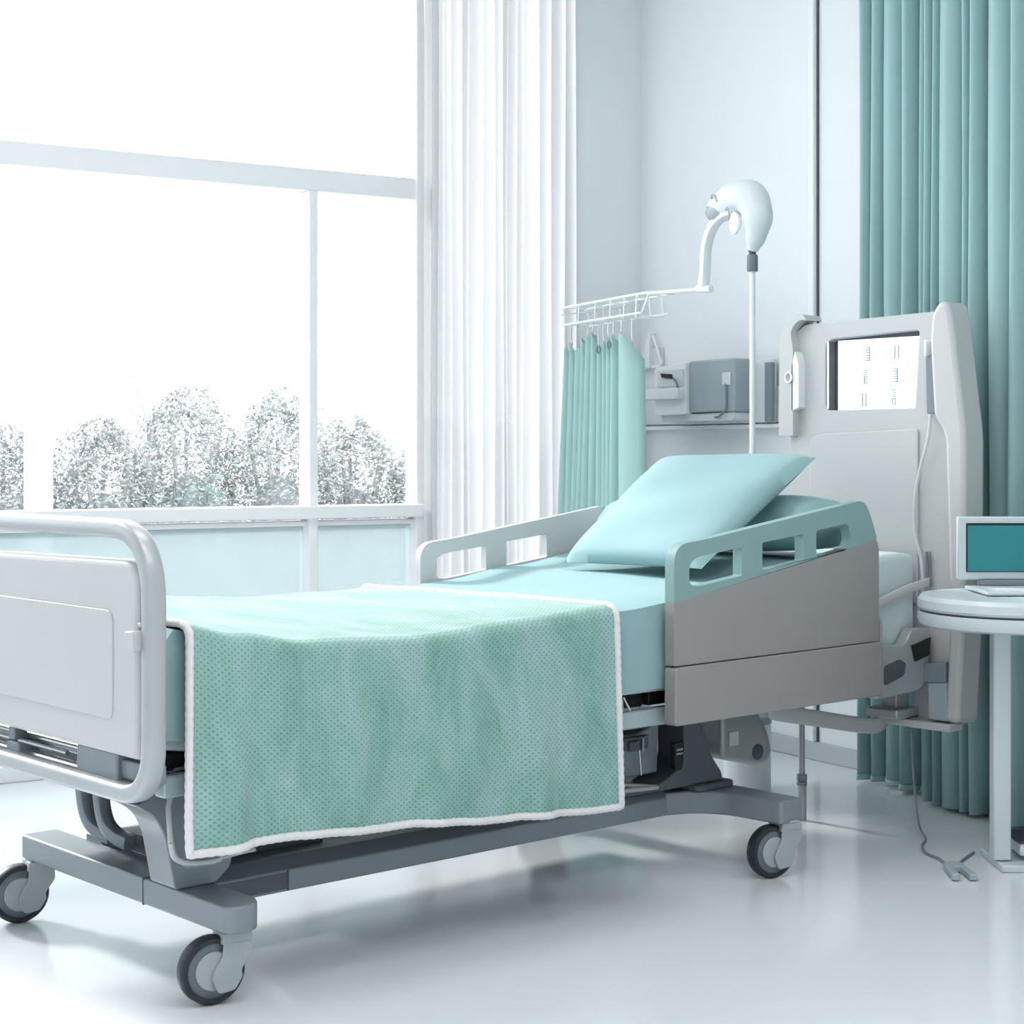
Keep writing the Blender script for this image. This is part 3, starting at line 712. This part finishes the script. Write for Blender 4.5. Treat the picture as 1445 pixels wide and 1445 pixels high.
b = MB(); b.tube(spline([(1.70,.05,.392),(1.68,.09,.362),(1.72,.095,.347),(1.90,.1,.312),(2.07,.1,.279),(2.13,.1,.277),(2.165,.1,.295),(2.17,.1,.33),(2.15,.1,.385)], 7), None, 14, flat=(.021, .008), up=(0,1,0))
part(b, 'bag_loop', 'bedgrey', BED)
b = MB(); b.cyl((2.055,.30,.115), (2.055,.30,.40), .008, 16); b.cyl((2.055,.30,0.002), (2.055,.30,.10), .0125, 16)
pp_ = part(b, 'support_pole', 'tube', BED)
part(MB().lathe([(0,0),(.0145,0),(.0145,.01),(.0125,.012),(.0145,.014),(.0145,.03),(0,.03)], (2.055,.30,.095), seg=20), 'pole_collar', 'steel', BED, sub=pp_)

# headboard console
HX = 2.2
b = MB()
ho = rpoly([(.46,1.0),(.455,1.33),(.41,1.366),(.371,1.366),(-.03,1.376),(-.045,1.30),(-.085,1.08),(-.13,.60),(-.121,.295),(.036,.27),(.041,.42),(.46,.42)], [.0,.02,.02,0,.0,.0,.0,.0,.02,.02,.02,.03])
hs = rpoly([(.333,1.12),(.333,1.318),(.02,1.329),(.034,1.122)], [.02,.03,.01,.004])
b.prism(ho, 'x', HX, HX+.06, [hs])
HB = part(b, 'headboard', 'bedgrey', BED, bevel=0.003)
b = MB(); b.box(HX+.03, HX+.05, .0, .36, 1.10, 1.34)
part(b, 'screen_recess', 'steeldark', BED, sub=HB)
b = MB(); b.box(HX+.0, HX+.028, .322, .328, 1.125, 1.312)
part(b, 'screen_edge', 'chrome', BED, sub=HB)
b = MB(); b.box(HX+.016, HX+.024, .03, .302, 1.118, 1.315)
SC = part(b, 'screen', 'screen_white', BED, sub=HB, label='lit white screen with rows of grey marks')
b = MB()
def marks(yc, zc, kind):   # little columns of grey green strokes as on the screen
    x0, x1 = HX+.0145, HX+.0162
    if kind == 'bars':
        for dy in (.006, -.006): b.box(x0, x1, yc+dy-.0018, yc+dy+.0018, zc-.018, zc+.018)
    elif kind == 'comb':
        b.box(x0, x1, yc-.008, yc-.006, zc-.018, zc+.018)
        for k in range(6): b.box(x0, x1, yc-.008, yc+.008-.004*(k % 2), zc-.018+k*.007, zc-.0155+k*.007)
    elif kind == 'ladder':
        for k in range(7): b.box(x0, x1, yc-.006, yc+.006, zc-.018+k*.006, zc-.0155+k*.006)
        b.box(x0, x1, yc+.004, yc+.006, zc-.018, zc+.005)
    else:
        for k in range(4): b.box(x0, x1, yc-.006+.003*(k % 2), yc+.006-.003*(k % 3), zc+.002+k*.0055, zc+.0045+k*.0055)
        b.box(x0, x1, yc-.006, yc-.004, zc-.018, zc-.003); b.box(x0, x1, yc+.004, yc+.006, zc-.018, zc-.003)
        b.box(x0, x1, yc-.006, yc+.006, zc-.019, zc-.0165); b.box(x0, x1, yc-.006, yc+.006, zc-.0045, zc-.002)
marks(.201, 1.273, 'comb'); marks(.206, 1.21, 'ladder'); marks(.212, 1.148, 'bars')
marks(.104, 1.275, 'bars'); marks(.109, 1.212, 'comb'); marks(.113, 1.152, 'box')
part(b, 'screen_marks', 'ink', BED, sub=HB)
b = MB(); b.prism(rpoly([(.385,.60),(.385,1.045),(.34,1.056),(.02,1.066),(.02,.60)], [.01,.04,.02,.01,.01]), 'x', HX-.008, HX)
part(b, 'raised_field', 'bedgrey', BED, sub=HB, bevel=0.0075, seg=5)
b = MB(); b.prism(rpoly([(.425,1.05),(.425,1.30),(.437,1.35),(.40,1.378),(.375,1.372),(.39,1.392),(.42,1.392),(.455,1.375),(.474,1.33),(.478,1.05)], [0,.03,.03,.02,.01,.01,.02,.03,.02,0]), 'x', HX-.03, HX+.04)
part(b, 'grip_post', 'bedgrey', BED, sub=HB, bevel=0.008, seg=3)
b = MB(); b.prism(rpoly([(-.055,1.10),(-.042,1.30),(-.05,1.37),(-.075,1.398),(-.098,1.392),(-.11,1.35),(-.15,1.05),(-.148,.60),(-.13,.30),(-.09,.30),(-.105,.60),(-.09,1.05)], [.01,.03,.02,.02,.02,.03,.03,.1,.02,.02,.1,.05]), 'x', HX-.045, HX+.05)
part(b, 'grip_post', 'bedgrey', BED, sub=HB, bevel=0.012, seg=3)
b = MB(); b.prism(rpoly([(-.02,1.105),(-.016,1.255),(-.046,1.258),(-.056,1.105)], .006), 'x', HX-.025, HX)
part(b, 'handset_holder', 'devdark', BED, sub=HB, bevel=0.003)
b = MB(); b.box(HX-.03, HX, -.022, -.015, 1.255, 1.30)
part(b, 'handset', 'white', BED, sub=HB, bevel=0.003)
b = MB(); b.prism(rpoly([(.405,1.13),(.405,1.25),(.418,1.29),(.43,1.25),(.43,1.12)], .004), 'x', HX-.03, HX)
part(b, 'clip_plate', 'white', BED, sub=HB, bevel=0.003)
b = MB(); b.tube([(HX-.035,.438+.012*math.cos(a*PI/6),1.215+.014*math.sin(a*PI/6)) for a in range(12)], .003, 6, closed=True)
part(b, 'hook_ring', 'white', BED, sub=HB)
b = MB(); b.tube(spline([(HX-.02,-.03,1.103),(HX-.022,-.022,1.035),(HX-.022,.003,.955),(HX-.022,.02,.868),(HX-.022,.018,.79),(HX-.02,.0,.72),(HX-.02,-.005,.66),(HX-.015,-.004,.56)], 7), .0045, 8)
part(b, 'cord', 'cord', BED, sub=HB)
b = MB(); b.tube([(HX-.012,-.012,.74),(HX-.012,-.016,.65)], .004, 8); b.tube([(HX-.012,-.022,.74),(HX-.012,-.026,.65)], .003, 8)
part(b, 'cord', 'corddark', BED, sub=HB)
b = MB(); b.prism(rpoly([(.03,.44),(-.095,.458),(-.095,.405),(.03,.396)], .004), 'x', HX-.05, HX)
bx_ = part(b, 'bracket_box', 'devdark', BED, sub=HB, bevel=0.003)
b = MB(); b.prism(rpoly([(-.04,.303),(-.038,.40),(-.095,.405),(-.098,.303)], .004), 'x', HX-.045, HX)
part(b, 'cable_cover', 'devgrey', BED, sub=HB, bevel=0.003)
b = MB(); b.box(HX-.06, HX, -.115, .10, .278, .298)
part(b, 'lower_ledge', 'bedgrey', BED, sub=HB, bevel=0.004)
b = MB(); b.box(2.14, HX, .03, .40, .43, .47); b.box(2.14, HX, .05, .10, .31, .43); b.box(2.10, HX, .02, .12, .30, .325)
part(b, 'headboard_mount', 'tube', BED, sub=HB, bevel=0.004)

# ------------------------------------------------------------------ mattress and linen
TOP = [(-.10,.688),(.05,.662),(.25,.634),(.5,.624),(.8,.640),(1.05,.652),(1.25,.664),(1.5,.693),(1.8,.728),(2.17,.748)]
def top(u): return interp(u, TOP)
loops = []
for i in range(40):
    u = lerp(-.088, 2.165, i/39); r = .022
    e = 0.008 if i in (0, 39) else 0
    sec = rpoly([(.008+e,.458+e),(.862-e,.458+e),(.862-e,top(u)-.006-e),(.008+e,top(u)-.006-e)], [.015,.015,r,r], 5)
    loops.append([(u, y, z) for y, z in sec])
solo(MB().loft(loops), 'mattress', 'mattress', (1.03, .43, .458), 'bed', 'pale mattress under the teal fitted sheet, bare at the head end', 'mattress', ang=50)

def swell(u, v):
    k = max(0, min(1, v/.87)); k = k*k*(3-2*k)
    return k*(.034*math.exp(-((u-.32)/.24)**2)-.010*math.exp(-((u-1.0)/.22)**2))
def sheet_fn(a, c):
    # path across the bed: near drop, top, far drop
    def path(t, lo, hi, drop, r=.028):
        L = drop+(hi-lo)+drop; s = t*L
        if s < drop: d = drop-s; return lo, d, 0
        if s > drop+(hi-lo): return hi, s-drop-(hi-lo), 1
        q = s-drop
        x = lo+q
        dd = 0
        if q < r: dd = r-math.sqrt(max(0, r*r-(r-q)**2))
        if hi-x < r: dd = max(dd, r-math.sqrt(max(0, r*r-(r-(hi-x))**2)))
        return x, dd*0.9, 0
    v, dv, _ = path(c, 0.0, .87, .20)
    L = .20+1.98+.02; s = a*L
    if s < .20: u, du = -.098, .20-s
    elif s > 2.18: u, du = 1.882, s-2.18
    else:
        u = -.098+s-.20; du = 0; q = s-.20
        if q < .028: du = .028-math.sqrt(max(0, .028**2-(.028-q)**2))
    d = max(dv, du)
    lim = top(u)-(.462+.018*math.sin(u*9+1)*math.sin(u*3.1)-.02*math.exp(-((u+.08)/.06)**2)-.0)
    z = top(u)-min(d, max(lim, .05))
    out = 0.006*min(1, d/.15)*math.sin(u*17+v*5)
    if dv > .028: v += (-1 if v < .4 else 1)*(.004+abs(out))
    if du > .028 and u < 0: u -= .003+abs(out)*.5
    # soft creases on the top
    z += swell(u, v)*max(0, 1-d/.15)
    if d < .01: z += .0025*math.sin(v*9+u*2.5)*math.sin(u*4.3+.7)
    return (u, v, z)
solo(MB().grid(sheet_fn, 110, 64), 'fitted_sheet', 'sheet', (.9, .43, .46), 'bed', 'teal fitted sheet stretched over the mattress', 'bed sheet', ang=60)

# pillows
def pillow_fn(c00, c10, c11, c01, th, nrm, sag=0.0, p=0.42):
    C4 = [Vector(q) for q in (c00, c10, c11, c01)]; nrm = Vector(nrm).normalized()
    def mk(side):
        def fn(a, c):
            P = (C4[0]*(1-a)+C4[1]*a)*(1-c)+(C4[3]*(1-a)+C4[2]*a)*c
            x, y = 2*a-1, 2*c-1
            # edges draw in slightly between the pointed corners
            k = (1-abs(x)**4)*(1-abs(y)**4)
            ctr = (C4[0]+C4[1]+C4[2]+C4[3])/4
            pull = .035*((1-x*x)*abs(y)**3+(1-y*y)*abs(x)**3)
            P = P.lerp(ctr, pull)
            d = th*max(0, k)**p*(0.5 if side < 0 else 1)
            d += .004*math.sin(a*13+c*6)*k*(1 if side > 0 else 0)
            return P+nrm*d*side
        return fn
    return mk
def pillow(name, c, th, label, mate, nrm=None):
    A, B, D = Vector(c[0]), Vector(c[1]), Vector(c[3])
    n = (B-A).cross(D-A).normalized()
    if n.z < 0: n = -n
    mk = pillow_fn(*c, th, n); mb = MB()
    mb.grid(mk(1), 36, 36); mb.grid(mk(-1), 36, 36)
    bmesh.ops.remove_doubles(mb.bm, verts=mb.bm.verts[:], dist=0.0008)
    o = (A+Vector(c[2]))/2; o.z = min(q[2] for q in c)
    solo(mb, name, mate, o, 'bed', label, 'pillow', ang=75)
# flat pillow underneath, long side across the bed
def flat_pillow():
    mb = MB()
    loops = []
    N = 26
    for i in range(N+1):
        t = i/N; y = lerp(.035, .80, t); k = max(0.0, 1-abs(2*t-1)**6)**.4
        sec = []
        for j in range(28):
            a = 2*PI*j/28; cx, cz = math.cos(a), math.sin(a)
            x = 1.875+.125*math.copysign(abs(cx)**.7, cx)*(0.9+.1*k); z = .812+(.078 if cz > 0 else .07)*math.copysign(abs(cz)**.75, cz)*(.15+.85*k)
            z += (1-abs(cx))*0.004*math.sin(y*12)
            if cz < 0: z = max(z, top(x)+.004)
            sec.append((x, y, z))
        loops.append(sec)
    mb.loft(loops)
    solo(mb, 'pillow', 'sheet', (1.875, .42, .74), 'bed', 'flat teal pillow lying underneath at the head of the bed', 'pillow', ang=70)
flat_pillow()
pillow('pillow', [(1.43,.10,.722),(1.862,.095,.99),(1.862,.635,.985),(1.462,.62,.712)], .05, 'large pale teal pillow propped up at a slant on top', 'pillow')

# ------------------------------------------------------------------ dotted green throw with a crochet border
def tz(u): return interp(u, [(-.07,.693),(.05,.668),(.2,.646),(.475,.636),(.78,.652),(1.01,.665)])
U0, U1 = -.066, 1.005
DN, DT, DF = .42, .92, .22
def bot(u): return interp(u, [(-.07,.290),(.1,.292),(.39,.276),(.7,.25),(.96,.232),(1.01,.23)])
def fold(u, t):
    k = min(1, t*1.3)**1.4
    s = .013*math.sin(u*24+.6+1.2*t)+.009*math.sin(u*43+1.9-1.6*t)+.006*math.sin(u*9+2)
    return k*s
def throw_pos(u, s, off=0):
    """s: path length from the near hem (0) over the bed"""
    r = .02
    if s <= DN:
        t = 1-s/DN; tp = tz(u)
        z = tp-(tp-bot(u))*t
        y = -.034-.016*t-.5*abs(fold(u, t))-fold(u, t)*.5
        if t < .05: y += .012*(1-t/.05)**2
        return Vector((u-.012*t*(1-(u-U0)/(U1-U0))*1.0, y-off, z))
    if s <= DN+DT:
        q = (s-DN)/DT; y = lerp(-.022, .888, q)
        z = tz(u)+swell(u, y)+.0022*math.sin(u*23+q*5)*math.sin(q*11)
        e = min(q, 1-q)*DT
        if e < r: z -= (r-math.sqrt(max(0, r*r-(r-e)**2)))*.45
        return Vector((u, y, z+.001+off))
    t = (s-DN-DT)/DF
    return Vector((u, .894+off, tz(u)+swell(u, .88)-.009-t*(.22)))
LT = DN+DT+DF
TH = thing('throw_blanket', 'green dotted plush throw with white crochet border draped over the bed', 'blanket', (.47, .43, .64))
mb = MB(); mb.grid(lambda a, c: throw_pos(lerp(U0, U1, a), c*LT), 150, 170, uvfn=lambda a, c: (lerp(U0, U1, a), c*LT))
part(mb, 'blanket_cloth', 'throw', TH, ang=80, solid=0.003)
mb = MB()
path = []
def add(p): path.append(p)
n = 150
for i in range(n): add(throw_pos(U0, lerp(LT, 0, i/n), .002))
for i in range(n): add(throw_pos(lerp(U0, U1, i/n), 0, .002))
for i in range(n): add(throw_pos(U1, lerp(0, LT, i/n), .002))
# resample evenly and bead like crochet stitches
q = [path[0]]; step = .0045
for a, c in zip(path, path[1:]):
    while (c-q[-1]).length > step:
        q.append(q[-1]+(c-q[-1]).normalized()*step)
mb.tube(q, [.0078*(1+.08*math.sin(i*PI/2)) for i in range(len(q))], 8)
part(mb, 'crochet_border', 'hem', TH, ang=80, label='white crochet border')

# ------------------------------------------------------------------ round table, monitor, cable
rx, ry = .7485, -.6631     # to the right of the view
fx_, fy_ = .6631, .7485    # away from the camera
def tb(a, d): return (1.9815+rx*a+fx_*d, -.3654+ry*a+fy_*d)   # metres right of / behind the table leg
tc = tb(.055, 0)
t = thing('side_table', 'round white side table on a single leg beside the headboard', 'table', (tc[0], tc[1], 0))
b = MB(); b.lathe([(0,0),(.225,0),(.242,.006),(.247,.02),(.245,.036),(.0,.036)], (tc[0],tc[1],.582), seg=64)
part(b, 'lower_top', 'table', t)
b = MB(); b.lathe([(0,0),(.238,0),(.241,.003),(.241,.006)], (tc[0],tc[1],.6182), seg=64)
part(b, 'gap_strip', 'steeldark', t)
b = MB(); b.lathe([(0,0),(.243,0),(.247,.006),(.246,.024),(.238,.034),(0,.036)], (tc[0],tc[1],.6235), seg=64)
part(b, 'tabletop', 'table', t)
a0 = math.atan2(ry, rx)
def rotbox(mb, a0_, a1_, d0, d1, z0, z1):
    v = []
    for z in (z0, z1):
        for a, d in ((a0_, d0), (a1_, d0), (a1_, d1), (a0_, d1)): v.append(mb.bm.verts.new((*tb(a, d), z)))
    for f in ((3,2,1,0),(4,5,6,7),(0,1,5,4),(1,2,6,5),(2,3,7,6),(3,0,4,7)): mb.bm.faces.new([v[i] for i in f])
b = MB(); rotbox(b, -.019, .024, -.02, .02, .02, .583)
part(b, 'leg', 'table', t, bevel=0.004)
b = MB(); rotbox(b, -.01, .26, -.06, .14, .0, .018); part(b, 'foot_plate', 'table', t, bevel=0.004)
b = MB(); rotbox(b, .045, .22, -.02, .1, .03, .062); part(b, 'foot_box', 'panel', t, bevel=0.006)
b = MB(); rotbox(b, .04, .225, -.024, .104, .0621, .07); part(b, 'foot_box_lid', 'rubber', t, bevel=0.002)

t = thing('laptop', 'white laptop with a dark teal screen open on the round table', 'laptop', (*tb(.1, .06), .66))
b = MB(); rotbox(b, -.045, .25, -.06, .15, .661, .670); part(b, 'keyboard_base', 'table', t, bevel=0.003)
b = MB()
for r in range(4):
    for k in range(11): rotbox(b, -.01+k*.021, .008+k*.021, -.03+r*.024, -.011+r*.024, .670, .6712)
part(b, 'keys', 'panel', t)
b = MB(); rotbox(b, -.01, .22, .135, .165, .670, .684); part(b, 'hinge', 'devdark', t, bevel=0.003)
b = MB(); rotbox(b, -.062, .262, .15, .168, .684, .842); ln = part(b, 'screen_frame', 'table', t, bevel=0.004)
b = MB(); rotbox(b, -.041, .241, .1475, .1505, .704, .826); part(b, 'screen_border', 'black', t, sub=ln)
b = MB(); rotbox(b, -.038, .238, .1455, .1478, .706, .820); part(b, 'screen', 'screen_teal', t, sub=ln, label='dark teal screen')

b = MB()
pts = [(2.175,.03,.30),(2.16,.01,.15),(2.14,-.02,.03),(2.10,-.07,.004),(2.03,-.11,.004),(1.965,-.165,.004),(1.935,-.225,.004),(1.90,-.275,.004),(1.93,-.285,.004),(1.99,-.265,.004),(2.055,-.245,.004)]
pts = spline(pts, 8)
b.tube(pts, .0032, 8)
t = thing('power_cable', 'thin grey cable trailing from the headboard across the floor to the table', 'cable', (2.0, -.15, 0))
part(b, 'cord', 'corddark', t)
b = MB()
# the U shaped plug lies on the floor
c0 = Vector((1.885, -.295, 0)); d_ = Vector((-.6631, -.7485, 0)); e_ = Vector((.7485, -.6631, 0))
def pl2(a, c): q = c0+d_*a+e_*c; return (q.x, q.y)
outl = rpoly([(.0,-.022),(.0,.022),(.13,.03),(.13,.012),(.05,.008),(.05,-.008),(.13,-.012),(.13,-.03)], [.02,.02,.004,.004,.006,.006,.004,.004])
b.prism([pl2(*q) for q in outl], 'z', .002, .018)
part(b, 'plug', 'devgrey', t, bevel=0.003, label='U shaped grey plug')
